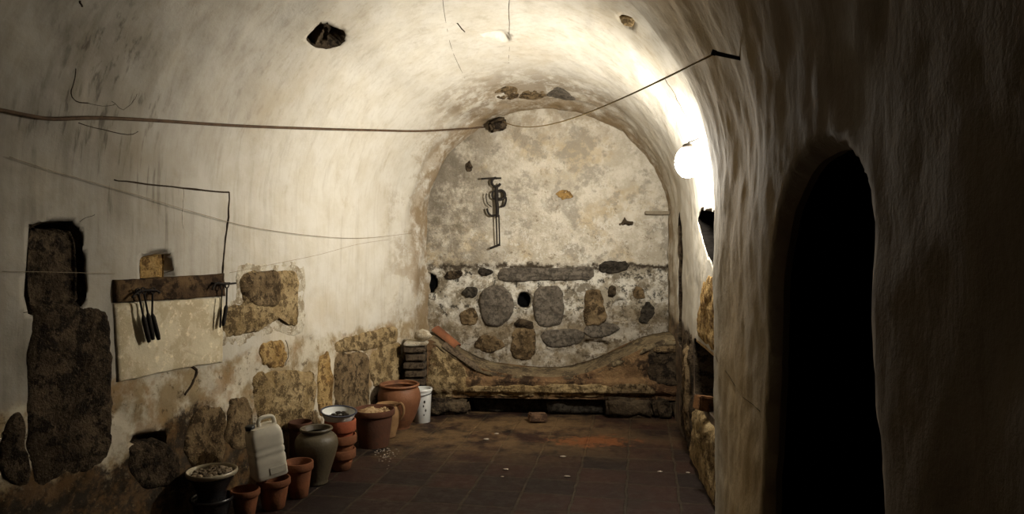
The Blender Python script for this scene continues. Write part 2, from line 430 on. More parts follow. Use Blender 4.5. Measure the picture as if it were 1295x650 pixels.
def embed_stone(name, pts2d, fpt, h, mat, parent, seed=0, jit=.012, smooth=True, n=8, sink=.03, rough=.010, dome=.5, flush=True):
    """irregular stone bedded in a wall; pts2d in the wall's own coordinates"""
    poly = rough_poly(pts2d, n, jit, seed, smooth); c = np.mean(np.array(poly), 0)
    if flush: rings = [(1.04, -sink), (1.0, -.010), (.975, .0), (.94, .5 * h), (.88, .85 * h), (.8, h), (.7, h), (.58, h), (.46, h), (.34, h), (.22, h), (.1, h)]
    else: rings = [(1., -sink), (1.0, .35 * h), (.985, .85 * h), (.95, h), (.88, h), (.76, h), (.6, h), (.42, h), (.22, h)]
    V = []; Fc = []; m = len(poly)
    for (s, hh) in rings:
        for (a, b) in poly:
            x = c[0] + (a - c[0]) * s; y = c[1] + (b - c[1]) * s
            r = rough * (1.1 * mn.fractal(Vector((x * 7 + seed, y * 7, seed)), .8, 2, 2) + .8 * mn.fractal(Vector((x * 24 + seed, y * 24, seed)), .8, 2, 3)) if hh > -sink else 0
            V.append(fpt(x, y, hh + r + dome * .012 * (1 - s * s)))
    for i in range(len(rings) - 1):
        for k in range(m):
            k2 = (k + 1) % m
            Fc.append((i * m + k, i * m + k2, (i + 1) * m + k2, (i + 1) * m + k))
    V.append(fpt(c[0], c[1], h + dome * .012))
    L = (len(rings) - 1) * m
    for k in range(m): Fc.append((L + k, L + (k + 1) % m, len(V) - 1))
    bm = bmesh.new(); vs = [bm.verts.new(v) for v in V]
    for f in Fc: bm.faces.new([vs[i] for i in f])
    return bm_obj(name, bm, mat, parent)

def L_(*px): return [hit_vault(u, v) for (u, v) in px]
def B_(*px): return [hit_back(u, v) for (u, v) in px]

# ------------------------------------------------------------------ build the vault
CELL = .022
Yg = np.arange(-.6, 7.47, CELL)
qg = np.concatenate([np.linspace(0, QA, 87)[:-1], np.linspace(QA, QB, 190)[:-1], np.linspace(QB, QM, 87)])
GY, GQ = np.meshgrid(Yg, qg, indexing='ij')
nY, nQ = GY.shape

def qr(Y, z): return (Y, QM - z)
door_px = [(965, 670), (967, 600), (969, 520), (971, 440), (976, 360), (984, 300), (996, 250), (1012, 215), (1030, 197), (1045, 190), (1058, 194),
           (1070, 212), (1080, 232), (1089, 250), (1094, 300), (1097, 360), (1101, 450), (1106, 540), (1112, 640), (1114, 670)]
dp = [hit_vault(u, v) for u, v in door_px]
Y0, Y1 = dp[0][0], dp[-1][0]
door_poly = catmull(dp, 5)
door_poly = [(Y0 + .01, QM + .2)] + [tuple(p) for p in door_poly] + [(Y1 - .02, QM + .2)]
# deep recess in the right wall beyond the pier, in two levels, and a narrow slit near the end wall
alcove = [qr(4.27, .52), qr(4.27, .93), qr(5.25, .93), qr(5.25, .52)]
upper = [qr(4.26, 1.36), qr(4.26, 1.70), qr(4.5, 1.82), qr(5.0, 1.86), qr(5.25, 1.80)]
slit = [qr(6.12, .74), qr(6.13, 1.60), qr(6.22, 1.84), qr(6.34, 1.92), qr(6.46, 1.84), qr(6.52, 1.6), qr(6.52, .74)]
niche_l = L_((36, 396), (36, 292), (44, 283), (70, 279), (93, 282), (104, 296), (107, 330), (106, 386))
hole_brick = L_((175, 354), (175, 336), (175, 323), (185, 320), (195, 317), (206, 316), (215, 323), (217, 336), (221, 354))
hole_vault = L_((386, 50), (394, 36), (405, 28), (418, 32), (436, 40), (431, 54), (420, 60), (403, 60))
chip_top = L_((780, 24), (786, 18), (798, 22), (805, 30), (800, 38), (788, 34))
chip_top2 = L_((606, 44), (625, 38), (640, 39), (646, 45), (641, 52), (630, 47))
hole_low = L_((160, 556), (176, 548), (197, 546), (206, 552), (204, 566), (185, 568))
LIN = {}
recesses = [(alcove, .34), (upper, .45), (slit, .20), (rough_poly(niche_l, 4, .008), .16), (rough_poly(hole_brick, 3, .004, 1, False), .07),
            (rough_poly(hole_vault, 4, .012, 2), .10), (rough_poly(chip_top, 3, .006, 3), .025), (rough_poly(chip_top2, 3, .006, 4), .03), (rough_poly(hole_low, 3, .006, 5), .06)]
for k_, m_ in ((0, 2), (1, 1), (2, 2), (3, 2), (5, 2)): LIN[id(recesses[k_][0])] = m_  # recess linings coloured dark in place of shade
MAT = np.zeros(GY.shape, int)
REC = np.zeros_like(GY); edge = np.zeros(GY.shape, bool)
for poly, dep in recesses + [(door_poly, 0)]:
    P = np.array(poly); lo = P.min(0) - .1; hi = P.max(0) + .1
    sel = (GY > lo[0]) & (GY < hi[0]) & (GQ > lo[1]) & (GQ < hi[1]) & ~edge
    ii = np.where(sel); A = GY[ii]; B = GQ[ii]
    d, bx, by = poly_dist(A, B, poly)
    sn = d < CELL * .62
    fl = (B < 1e-6) | (B > QM - 1e-6) if dep == 0 else np.zeros(B.shape, bool)
    A2 = np.where(sn, bx, A); B2 = np.where(sn, np.where(fl, B, by), B)
    GY[ii] = A2; GQ[ii] = np.minimum(B2, QM); edge[ii] |= sn
    ins = poly_in(A, B, poly) & ~sn
    R = REC[ii]; R[ins] = np.maximum(R[ins], dep); REC[ii] = R
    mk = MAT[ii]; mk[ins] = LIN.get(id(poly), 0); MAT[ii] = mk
# corners of kept faces that poke into the doorway are drawn back to its outline
def mid4(a): return (a[:-1, :-1] + a[1:, :-1] + a[1:, 1:] + a[:-1, 1:]) / 4
keep = ~poly_in(mid4(GY), mid4(GQ), door_poly)
tk = np.zeros(GY.shape, bool)
tk[:-1, :-1] |= keep; tk[1:, :-1] |= keep; tk[1:, 1:] |= keep; tk[:-1, 1:] |= keep
d_, bx_, by_ = poly_dist(GY, GQ, door_poly)
pk_ = tk & poly_in(GY, GQ, door_poly) & (d_ > 1e-5)
GY[pk_] = bx_[pk_]; GQ[pk_] = np.where(GQ[pk_] > QM - 1e-6, QM, np.minimum(by_[pk_], QM))
# rounded arris around the doorway
dd, _, _ = poly_dist(GY, GQ, door_poly)
in_door = poly_in(GY, GQ, door_poly) & (dd > 1e-5)
RR = .045
rnd = np.where((dd < RR) & ~in_door & (GQ > QA), RR - np.sqrt(np.maximum(0, RR ** 2 - (RR - dd) ** 2)), 0)
Yf, Qf = GY.ravel(), GQ.ravel()
P0, N0 = base(Yf, Qf); N0 /= np.linalg.norm(N0, axis=1, keepdims=True)
D = disp_vault(P0)
rr = REC.ravel()
D = np.where(rr > 0, D * .4 - rr + np.where(rr > .05, .05, .01) * fbm(P0, 6., 7.), D) - rnd.ravel()
VP = P0 + N0 * D[:, None]
cy = (GY[:-1, :-1] + GY[1:, :-1] + GY[1:, 1:] + GY[:-1, 1:]) / 4
cq = (GQ[:-1, :-1] + GQ[1:, :-1] + GQ[1:, 1:] + GQ[:-1, 1:]) / 4
dead = ~keep
idx = np.arange(nY * nQ).reshape(nY, nQ)
FQ = np.stack([idx[:-1, :-1], idx[1:, :-1], idx[1:, 1:], idx[:-1, 1:]], -1)
fn = np.cross(VP[FQ[..., 2]] - VP[FQ[..., 0]], VP[FQ[..., 3]] - VP[FQ[..., 1]])
VN = np.zeros_like(VP)
for k in range(4): np.add.at(VN, FQ[..., k].reshape(-1), (fn * ~dead[..., None]).reshape(-1, 3))
VN /= np.maximum(1e-9, np.linalg.norm(VN, axis=1, keepdims=True))
if (VN[idx[nY // 2, 30]] @ np.array([1, 0, 0])) < 0: VN = -VN; FQ = FQ[..., ::-1]
def vault_piece(name, j0, j1):
    f = FQ[:, j0:j1].reshape(-1, 4); k = ~dead[:, j0:j1].reshape(-1)
    f = f[k]; u, inv = np.unique(f, return_inverse=True); inv = inv.reshape(f.shape)
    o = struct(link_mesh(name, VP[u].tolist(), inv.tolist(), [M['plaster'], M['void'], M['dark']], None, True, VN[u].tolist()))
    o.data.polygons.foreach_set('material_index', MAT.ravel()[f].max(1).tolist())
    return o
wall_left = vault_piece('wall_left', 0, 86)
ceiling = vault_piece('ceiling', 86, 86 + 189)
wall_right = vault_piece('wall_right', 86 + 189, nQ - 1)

# reveal of the arched doorway
V = []; Fc = []
curve = [p for p in door_poly[1:-1] if p[1] <= QM]
curve = [(curve[0][0], QM)] + curve + [(curve[-1][0], QM)]
for off in (.040, .05, .06):
    for (a, b) in curve: V.append(vault_pt(a, b, -off))
m = len(curve)
for i in range(2):
    for k in range(m - 1): Fc.append((i * m + k, i * m + k + 1, (i + 1) * m + k + 1, (i + 1) * m + k))
rv = link_mesh('door_reveal', V, Fc, M['plaster'], wall_right)
# the unlit passage it leads to, splaying out behind the thin arch
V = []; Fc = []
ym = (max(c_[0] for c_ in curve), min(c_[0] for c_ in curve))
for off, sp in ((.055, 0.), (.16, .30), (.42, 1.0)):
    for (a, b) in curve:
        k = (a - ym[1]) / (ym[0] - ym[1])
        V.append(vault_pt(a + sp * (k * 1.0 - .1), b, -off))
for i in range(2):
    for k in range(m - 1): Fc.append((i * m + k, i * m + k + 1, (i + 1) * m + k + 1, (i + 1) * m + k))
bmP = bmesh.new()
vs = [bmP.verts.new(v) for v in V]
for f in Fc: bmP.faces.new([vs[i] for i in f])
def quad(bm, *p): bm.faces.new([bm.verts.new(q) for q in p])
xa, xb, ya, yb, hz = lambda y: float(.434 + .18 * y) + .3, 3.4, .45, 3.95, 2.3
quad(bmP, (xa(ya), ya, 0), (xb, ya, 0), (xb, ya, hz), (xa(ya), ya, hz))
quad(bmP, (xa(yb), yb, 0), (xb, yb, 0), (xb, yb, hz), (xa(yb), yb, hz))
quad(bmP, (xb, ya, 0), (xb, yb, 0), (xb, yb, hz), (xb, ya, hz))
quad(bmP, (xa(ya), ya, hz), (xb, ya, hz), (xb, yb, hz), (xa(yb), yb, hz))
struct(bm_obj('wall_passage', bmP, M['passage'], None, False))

# ---- end wall
Xg = np.arange(-1.25, 1.85, .018); Zg = np.arange(0, 3.35, .018)
GX, GZ = np.meshgrid(Xg, Zg, indexing='ij')
void = rough_poly(B_((653, 381), (656, 372), (663, 369), (671, 373), (673, 381), (670, 390), (662, 392), (655, 389)), 3, .004)
corner = rough_poly(B_((533, 358), (537, 347), (546, 345), (553, 352), (553, 364), (545, 372), (536, 369)), 3, .004)
nib = rough_poly(B_((735, 432), (748, 428), (770, 432), (768, 446), (750, 449), (737, 444)), 3, .01)
pit = rough_poly(B_((772, 404), (770, 393), (780, 378), (792, 378), (789, 390), (796, 404), (785, 409)), 3, .01)
RB = np.zeros_like(GX); eb = np.zeros(GX.shape, bool)
for poly, dep in ((void, .30), (corner, .12), (nib, .06), (pit, .06)):
    d, bx, by = poly_dist(GX, GZ, poly); sn = (d < .011) & ~eb
    GX = np.where(sn, bx, GX); GZ = np.where(sn, by, GZ); eb |= sn
    ins = poly_in(GX, GZ, poly) & ~sn; RB[ins] = dep
PB = np.stack([GX.ravel(), back_y(GX.ravel()), GZ.ravel()], -1)
DB = disp_back(PB) - RB.ravel()
PB[:, 1] -= DB
ib = np.arange(GX.size).reshape(GX.shape)
FB = np.stack([ib[:-1, :-1], ib[1:, :-1], ib[1:, 1:], ib[:-1, 1:]], -1).reshape(-1, 4)
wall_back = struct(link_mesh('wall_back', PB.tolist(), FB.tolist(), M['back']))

# ---- floor
fx = np.arange(-4.2, 3.6, .06); fy = np.arange(-.7, 7.7, .06)
FX, FY = np.meshgrid(fx, fy, indexing='ij')
PF = np.stack([FX.ravel(), FY.ravel(), np.zeros(FX.size)], -1)
PF[:, 2] = .006 * fbm(PF, 1.3, 3.)
i_f = np.arange(FX.size).reshape(FX.shape)
floor = struct(link_mesh('floor', PF.tolist(), np.stack([i_f[:-1, :-1], i_f[1:, :-1], i_f[1:, 1:], i_f[:-1, 1:]], -1).reshape(-1, 4).tolist(), M['floor']))

# ------------------------------------------------------------------ stones bedded in the walls (parts of the walls)
def lstone(px, h, mat, seed=0, **k): return embed_stone('exposed_stone', L_(*px), vault_pt, h, M[mat], wall_left, seed, **k)
def bstone(px, h, mat, seed=0, **k):
    k.setdefault('jit', .012); k.setdefault('rough', .014); k.setdefault('dome', .3); return embed_stone('exposed_stone', B_(*px), back_pt, h, M[mat], wall_back, seed, **k)
lstone([(38, 386), (38, 296), (52, 291), (82, 292), (94, 300), (95, 386)], -.02, 'dark', 1, sink=.15)
lstone([(38, 600), (38, 400), (60, 388), (105, 386), (130, 393), (141, 410), (141, 480), (140, 560), (120, 590), (80, 604)], .012, 'dark', 2, dome=.3)
lstone([(282, 426), (284, 392), (306, 384), (308, 346), (340, 343), (376, 344), (377, 404), (368, 412), (360, 402), (345, 408), (330, 418), (305, 424)], .020, 'tan', 3, dome=.3)
lstone([(307, 372), (309, 346), (350, 344), (354, 372), (345, 388), (318, 388)], .034, 'brown', 31, dome=.3, rough=.01)
lstone([(328, 440), (336, 432), (358, 432), (362, 446), (358, 462), (340, 466), (330, 458)], .012, 'ochre', 4)
lstone([(321, 500), (322, 474), (340, 468), (392, 469), (398, 480), (396, 520), (384, 540), (350, 548), (326, 540)], .018, 'tan', 5)
lstone([(402, 520), (401, 460), (408, 449), (416, 452), (418, 522)], .014, 'ochre', 6)
lstone([(423, 520), (424, 450), (440, 446), (466, 449), (467, 510), (455, 520)], .014, 'brown', 7)
lstone([(424, 445), (426, 432), (448, 424), (470, 418), (500, 413), (502, 432), (470, 442), (440, 445)], .014, 'tan', 8)
lstone([(472, 488), (471, 444), (500, 434), (508, 440), (508, 484)], .014, 'tan', 9)
lstone([(285, 560), (286, 512), (298, 503), (314, 505), (318, 520), (316, 566)], .014, 'brown', 10)
lstone([(232, 575), (240, 530), (262, 512), (280, 516), (283, 545), (276, 590), (250, 598)], .014, 'brown', 11)
lstone([(158, 590), (163, 562), (185, 556), (205, 560), (225, 580), (222, 610), (180, 618)], .014, 'dark', 12)
lstone([(0, 600), (0, 560), (20, 520), (33, 540), (34, 610)], .012, 'dark', 13)
lstone([(372, 545), (374, 524), (386, 516), (400, 522), (400, 545)], .012, 'brown', 14)
lstone([(510, 470), (511, 440), (520, 430), (530, 440), (530, 470)], .014, 'brown', 15)
embed_stone('brick', L_((176, 351), (176, 326), (206, 322), (207, 351)), vault_pt, -.012, M['ochre'], wall_left, 16, smooth=False, sink=.07, n=4, flush=False, jit=.004)
# smooth whitewashed filling of the old cupboard and its broken foot
embed_stone('plaster_panel', L_((143, 384), (281, 376), (280, 458), (245, 463), (200, 472), (148, 483)), vault_pt, .012, M['panel'], wall_left, 17, smooth=False, n=12, jit=.003, rough=.002, dome=.1, flush=False)
embed_stone('mortar_border', L_((274, 432), (277, 385), (299, 377), (303, 336), (340, 333), (382, 332), (389, 405), (376, 424), (350, 420), (330, 428), (300, 438)), vault_pt, .001, M['mortar'], wall_left, 19, rough=.004, dome=0.)
# end wall masonry
bstone([(628, 350), (632, 341), (650, 338), (700, 339), (748, 337), (752, 343), (750, 351), (738, 355), (690, 355), (640, 357)], .03, 'granite', 20, jit=.007)
bstone([(757, 341), (762, 332), (778, 329), (793, 332), (794, 340), (780, 346), (765, 346)], .03, 'blackstone', 21)
bstone([(605, 388), (609, 368), (622, 361), (640, 364), (650, 382), (646, 402), (632, 413), (614, 412)], .035, 'granite', 22, jit=.007)
bstone([(673, 384), (678, 366), (692, 361), (709, 364), (714, 385), (711, 408), (696, 414), (680, 411)], .035, 'granite', 23, jit=.007)
bstone([(738, 400), (740, 372), (748, 366), (760, 368), (764, 385), (767, 405), (756, 412), (742, 413)], .03, 'brown', 24)
bstone([(584, 370), (590, 363), (600, 362), (605, 369), (600, 376), (589, 376)], .025, 'blackstone', 25)
bstone([(580, 402), (586, 392), (598, 390), (604, 400), (602, 411), (586, 412)], .02, 'brown', 26)
bstone([(650, 409), (658, 404), (668, 404), (675, 411), (672, 416), (652, 414)], .025, 'dark', 27)
bstone([(647, 450), (648, 420), (662, 414), (676, 418), (677, 445), (668, 456)], .018, 'brown', 28)
bstone([(684, 430), (690, 418), (720, 416), (738, 420), (734, 434), (700, 440)], .018, 'granite', 29)
bstone([(738, 420), (746, 410), (770, 408), (786, 414), (774, 424), (750, 428)], .018, 'granite', 30)
bstone([(769, 372), (771, 363), (777, 362), (780, 370), (775, 377)], .018, 'dark', 31)
bstone([(800, 372), (804, 362), (814, 366), (816, 376), (806, 380)], .016, 'brown', 32)
bstone([(808, 405), (812, 390), (820, 382), (828, 390), (824, 404), (814, 410)], .016, 'blackstone', 33)
bstone([(560, 350), (570, 342), (585, 345), (580, 352), (568, 354)], .014, 'dark', 34)
bstone([(604, 344), (612, 339), (622, 341), (620, 348), (610, 349)], .018, 'blackstone', 35)
bstone([(600, 432), (612, 424), (632, 428), (638, 440), (620, 446), (604, 442)], .016, 'brown', 36)
embed_stone('hole_shade_plug', B_((655, 381), (658, 374), (663, 371), (670, 375), (671, 381), (668, 388), (662, 390), (657, 387)), lambda a, b, o: back_pt(a, b, o - .13), .0, M['soot_shade'], wall_back, 60, sink=.0, flush=False, rough=.002, jit=.0)  # black plug painted as the shade inside the hole
embed_stone('hole_shade_plug', B_((535, 358), (539, 349), (546, 347), (551, 353), (551, 363), (545, 370), (538, 367)), lambda a, b, o: back_pt(a, b, o - .05), .0, M['soot_shade'], wall_back, 61, sink=.0, flush=False, rough=.002, jit=.0)  # same painted shade for the corner hole
bstone([(783, 283), (788, 279), (790, 275), (794, 279), (801, 281), (799, 285), (790, 285), (784, 287)], .006, 'dark', 37)
bstone([(702, 245), (710, 240), (720, 241), (724, 248), (716, 252), (706, 250)], .004, 'ochre', 38)
bstone([(588, 208), (594, 204), (598, 210), (596, 216), (590, 216)], .006, 'dark', 39)
# bare bricks in the arch ring
def cstone(px, h, mat, seed=0, **k): return embed_stone('exposed_stone', L_(*px), vault_pt, h, M[mat], ceiling, seed, **k)
cstone([(626, 122), (636, 112), (652, 111), (656, 120), (645, 127)], .003, 'brown', 41)
cstone([(656, 124), (664, 115), (686, 114), (690, 121), (674, 126)], .003, 'brown', 42)
cstone([(692, 120), (698, 113), (712, 112), (728, 124), (715, 127)], .003, 'granite', 43)
cstone([(386 + 12, 54), (392 + 12, 40), (404 + 6, 34), (414, 36), (412, 48), (405, 55)], -.03, 'dark', 45, sink=.06)
cstone([(783, 24), (787, 20), (797, 24), (802, 30), (798, 35), (788, 32)], .002, 'tan', 46, sink=.03)

# ---- cracks and grooves
def crack(px, r=.003, mat='crack', fn=vpx, parent=None):
    pts = catmull(px, 3)
    pts = [fn(p[0] + 1.2 * mn.noise(Vector((p[0] * .3, p[1] * .3, 1))), p[1] + 1.2 * mn.noise(Vector((p[0] * .3, p[1] * .3, 5))), 0.) for p in pts]
    rs = [r * .7 * (1 + .6 * mn.noise(Vector((i * .7, r * 900, 0)))) for i in range(len(pts))]
    V, Fc = tube_data(pts, rs, 5)
    return link_mesh('crack', V, Fc, M[mat], parent or wall_left)
crack([(143, 228), (170, 231), (215, 236), (260, 241), (290, 243)], .007)
crack([(290, 243), (288, 275), (286, 300), (284, 330), (283, 350)], .0095)
crack([(231, 238), (231, 255), (229, 275), (231, 290)], .0015)
crack([(144, 385), (145, 430), (147, 483)], .005)
crack([(240, 462), (248, 468), (246, 478), (240, 488), (232, 500)], .013)
crack([(95, 86), (92, 104), (88, 118), (95, 128), (110, 130)], .0035, parent=ceiling)
crack([(110, 130), (130, 134), (145, 132)], .002, parent=ceiling)
crack([(142, 128), (155, 138), (168, 128), (173, 118)], .002, parent=ceiling)
crack([(98, 155), (130, 164), (160, 170), (174, 166)], .003, parent=ceiling)
crack([(30, 395), (60, 392)], .002)
crack([(560, 0), (566, 40), (574, 70), (588, 98)], .002, parent=ceiling)
crack([(644, 0), (644, 45), (643, 80)], .002, parent=ceiling)
crack([(578, 30), (582, 34), (588, 40)], .006, parent=ceiling)
crack([(99, 0), (103, 8)], .006, parent=ceiling)
crack([(101, 280), (108, 276), (120, 272)], .002)
crack([(361, 430), (364, 445), (360, 462)], .004)
crack([(838, 100), (852, 120), (862, 140), (868, 150)], .004, parent=ceiling)
crack([(905, 445), (930, 490), (960, 520)], .002, parent=wall_right)

# ------------------------------------------------------------------ right wall furniture: shelf board, parapet, brick
def rw(Y, z, off=0.): return vault_pt(Y, QM - z, off)
p = rw(4.77, .955)
bm = block_bm(.40, .95, .03, .006, .004, 2, (1.302 + .205, 4.76, .915), (0, 0, -math.atan(.105)))
tag(bm_obj('recess_shelf', bm, M['palewood'], None, True, .7), 'pale board shelf dividing the deep recess in the right wall', 'shelf')
# broken brick on the sill
tag(bm_obj('loose_brick', block_bm(.13, .09, .10, .008, .008, 2, (1.275, 4.70, .565), (0, .15, .3)), M['brick'], None, True, .8), 'orange broken brick lying on the low sill of the right wall recess', 'brick')
# eroded plaster stub and battered stump below the white jamb
def rstone(pts, h, mat, seed, **k): return embed_stone('exposed_stone', [qr(*p) for p in pts], vault_pt, h, M[mat], wall_right, seed, **k)
rstone([(5.30, .02), (5.30, .5), (5.34, .88), (5.6, .92), (6.0, .86), (6.05, .4), (6.0, .02)], .02, 'dark', 51, dome=.4, rough=.02)
rstone([(5.40, .15), (5.38, .75), (5.48, .84), (5.6, .8), (5.58, .2)], .05, 'brown', 52, dome=.4, rough=.015)
rstone([(4.22, .0), (4.22, .40), (4.6, .46), (5.1, .46), (5.24, .30), (5.28, .0)], .03, 'tan', 53, dome=.4, rough=.015)
rstone([(4.25, .97), (4.25, 1.30), (4.5, 1.42), (4.8, 1.36), (5.0, 1.2), (5.1, .97)], .010, 'ochre', 54, dome=.3)

# ------------------------------------------------------------------ masonry trough at the end wall
def bench_y(x): return 6.72 - .06 * x
def hit_bench(u, v):
    d = ray(u, v); Y = 6.72 / (1 + .06 * d[0]); return d[0] * Y, CH + d[2] * Y
top_px = [(540, 430), (548, 431), (560, 438), (580, 451), (600, 462), (620, 469), (650, 474), (700, 477), (735, 473), (765, 463), (790, 452), (812, 441), (830, 434), (845, 431), (857, 430)]
top = catmull([hit_bench(u, v) for u, v in top_px], 5)
bench = empty('masonry_trough', (.4, 6.7, 0))
def bpos(p): return Vector(p) - bench.location
def bench_front(x, z):
    pr = .05 * (np.interp(z, [0, .22, .24, .34, .37, .8], [.1, .1, .9, 1., .2, 0]))          # projecting course
    ro = .016 * mn.fractal(Vector((x * 3.2, z * 3.2, 4)), .8, 2, 4)
    return bench_y(x) - pr - ro - .012 * mn.fractal(Vector((x * 9, z * 9, 1)), .8, 2, 3)
V = []; Fc = []; NR = 34
for (x, zt) in top:
    for k in range(NR): 
        z = max(.0, .17 + (zt - .17) * k / (NR - 1)); V.append(bpos((x, bench_front(x, z), z)))
    for Yk in (6.86, 7.0, 7.15, 7.27): V.append(bpos((x, Yk - .06 * x, zt + .01 * mn.noise(Vector((x * 5, Yk * 5, 0))))))
    V.append(bpos((x, 7.27 - .06 * x, .17)))
R_ = NR + 5
for i in range(len(top) - 1):
    for k in range(R_):
        k2 = (k + 1) % R_
        Fc.append((i * R_ + k, (i + 1) * R_ + k, (i + 1) * R_ + k2, i * R_ + k2))
Fc += [tuple(range(R_)), tuple((len(top) - 1) * R_ + k for k in range(R_))[::-1]]
bm = bmesh.new(); vs = [bm.verts.new(v) for v in V]
for f in Fc: bm.faces.new([vs[i] for i in f])
bm_obj('front_wall', bm, M['bench'], bench, True, 1.0)
# worn rim following the dip
V = []; Fc = []
sect = [(-.006, -.05), (-.014, -.028), (-.004, -.004), (.05, .012), (.14, .022), (.22, .026), (.30, .03), (.38, .03), (.38, -.04)]
for (x, zt) in top:
    for (dy, dz) in sect:
        V.append(bpos((x, bench_y(x) + dy + .018 * mn.fractal(Vector((x * 5, dy * 9, 1)), .8, 2, 3), zt + dz + .014 * mn.fractal(Vector((x * 6, dy * 9, 3)), .8, 2, 3))))
S_ = len(sect)
for i in range(len(top) - 1):
    for k in range(S_):
        k2 = (k + 1) % S_; Fc.append((i * S_ + k, (i + 1) * S_ + k, (i + 1) * S_ + k2, i * S_ + k2))
Fc += [tuple(range(S_)), tuple((len(top) - 1) * S_ + k for k in range(S_))[::-1]]
bm = bmesh.new(); vs = [bm.verts.new(v) for v in V]
for f in Fc: bm.faces.new([vs[i] for i in f])
bm_obj('rim', bm, M['benchrim'], bench, True)
def bench_pt(x, z, off=0.): return bpos((x, bench_front(x, z) - off, z))
def bst(px, h, mat, seed, name='facing_stone', **k):
    return embed_stone(name, [hit_bench(u, v) for u, v in px], bench_pt, h, M[mat], bench, seed, **k)
bst([(592, 500), (594, 488), (640, 486), (672, 487), (672, 501)], .012, 'tan', 61, 'ledge_stone')
bst([(674, 501), (674, 487), (720, 485), (766, 486), (768, 500)], .012, 'tan', 62, 'ledge_stone')
bst([(774, 500), (772, 488), (790, 484), (820, 486), (824, 499)], .008, 'brown', 63, 'ledge_stone')
bst([(822, 480), (822, 440), (845, 436), (862, 438), (862, 484)], .010, 'dark', 64)
bst([(543, 500), (543, 450), (552, 438), (575, 452), (590, 470), (586, 500)], .008, 'tan', 65)
bst([(826, 446), (828, 439), (860, 437), (862, 444)], .022, 'brown', 66)
def base_block(u0, u1, v0, v1, mat, dep=.30, seed=0, back=0.):
    (x0, z0), (x1, z1) = hit_bench(u0, v1), hit_bench(u1, v0)
    z0 = 0.; xm = (x0 + x1) / 2
    bm = block_bm(x1 - x0, dep, z1 - z0, .03, .035, 3, (xm, bench_y(xm) + dep / 2 - .035 + back, (z0 + z1) / 2))
    bmesh.ops.translate(bm, vec=-bench.location, verts=bm.verts)
    return bm_obj('base_stone', bm, M[mat], bench, True)
base_block(540, 594, 504, 528, 'benchstone')
base_block(600, 700, 505, 520, 'blackstone', .2, 1, .18)
base_block(690, 768, 504, 528, 'blackstone', .25, 2, .10)
base_block(765, 826, 503, 528, 'benchstone', .3, 3)
base_block(828, 850, 503, 528, 'dark', .3, 4)
base_block(851, 872, 503, 528, 'dark', .3, 5)
bbk = hit_bench(680, 520)
tag(bm_obj('loose_brick', block_bm(.16, .11, .075, .01, .01, 2, (.235, 6.50, .045), (0, .08, .2)), M['dullbrick'], None, True, .8), 'orange-brown brick on the floor against the trough foot', 'brick')
tag(bench, 'brown masonry trough with a dipped front wall across the end wall', 'trough')

# left pier of stacked courses
pier = empty('brick_pier', (-.905, 6.72, 0))
nz = 9
for i in range(nz):
    z0 = i * .076
    bm = block_bm(0.200 - .012 * (i % 2), .24, .058, .008, .007, 2, (.006 * math.sin(i * 3), 0, z0 + .036), (0, 0, .03 * math.sin(i * 5)))
    bm_obj('course', bm, M['darkbrick'], pier, True, .8)
bm_obj('core', block_bm(.175, .2, nz * .076, .004, .002, 0, (0, .01, nz * .038)), M['blackstone'], pier, True, .8)
bm_obj('cap_slab', block_bm(.22, .28, .03, .008, .006, 2, (.005, .0, nz * .076 + .012)), M['mortar'], pier, True, .8)
tag(pier, 'narrow pier of dark brick courses beside the left end of the trough', 'pier')
PZ = nz * .076 + .028
bm = bmesh.new(); pebble_bm(bm, (-.84, 6.68, PZ + .056), .078, (1.1, .95, .74), 4)
tag(bm_obj('round_stone', bm, M['mortar'], None), 'round grey-tan stone resting on top of the brick pier', 'stone')
# curved roof tile lying down the slope of the rim
def roof_tile(name, A, B, w0, w1, mat, label):
    A, B = Vector(A), Vector(B); d = (B - A).normalized(); side = d.cross(Vector((0, 0, 1))).normalized(); up = side.cross(d)
    V = []; Fc = []; n = 10; ns = 12
    for s in (0, 1):
        for i in range(ns + 1):
            t = i / ns; w = w0 + (w1 - w0) * t; r = w - .014 * s
            for k in range(n + 1):
                a = PI * k / n; V.append(A + (B - A) * t + side * (math.cos(a) * r) + up * (math.sin(a) * r * .62))
    m = n + 1; S = (ns + 1) * m
    for s in (0, 1):
        for i in range(ns):
            for k in range(n):
                f = (s * S + i * m + k, s * S + i * m + k + 1, s * S + (i + 1) * m + k + 1, s * S + (i + 1) * m + k); Fc.append(f if s == 0 else f[::-1])
    for i in range(ns):
        for k in (0, n): Fc.append((i * m + k, (i + 1) * m + k, S + (i + 1) * m + k, S + i * m + k))
    for i in (0, ns):
        for k in range(n): Fc.append((i * m + k, i * m + k + 1, S + i * m + k + 1, S + i * m + k))
    bm = bmesh.new(); vs = [bm.verts.new(v) for v in V]
    for f in Fc: bm.faces.new([vs[i] for i in f])
    return tag(bm_obj(name, bm, M[mat], None, True, .8), label, 'tile')
roof_tile('roof_tile', (-.755, 7.0, .785), (-.53, 6.90, .625), .075, .065, 'terra', 'orange curved roof tile lying on the left slope of the trough rim')
roof_tile('roof_tile', (-.66, 6.80, .655), (-.33, 6.77, .43), .07, .06, 'darkbrick', 'dark grey curved roof tile set into the left dip of the trough')

# ------------------------------------------------------------------ pots
def gp(u, v):               # point on the floor under a pixel
    Y = CH * F / (v - CV); return ((u - CU) / F * Y, Y, 0.)
def at(u, Y, z=0.): return ((u - CU) / F * Y, Y, z)

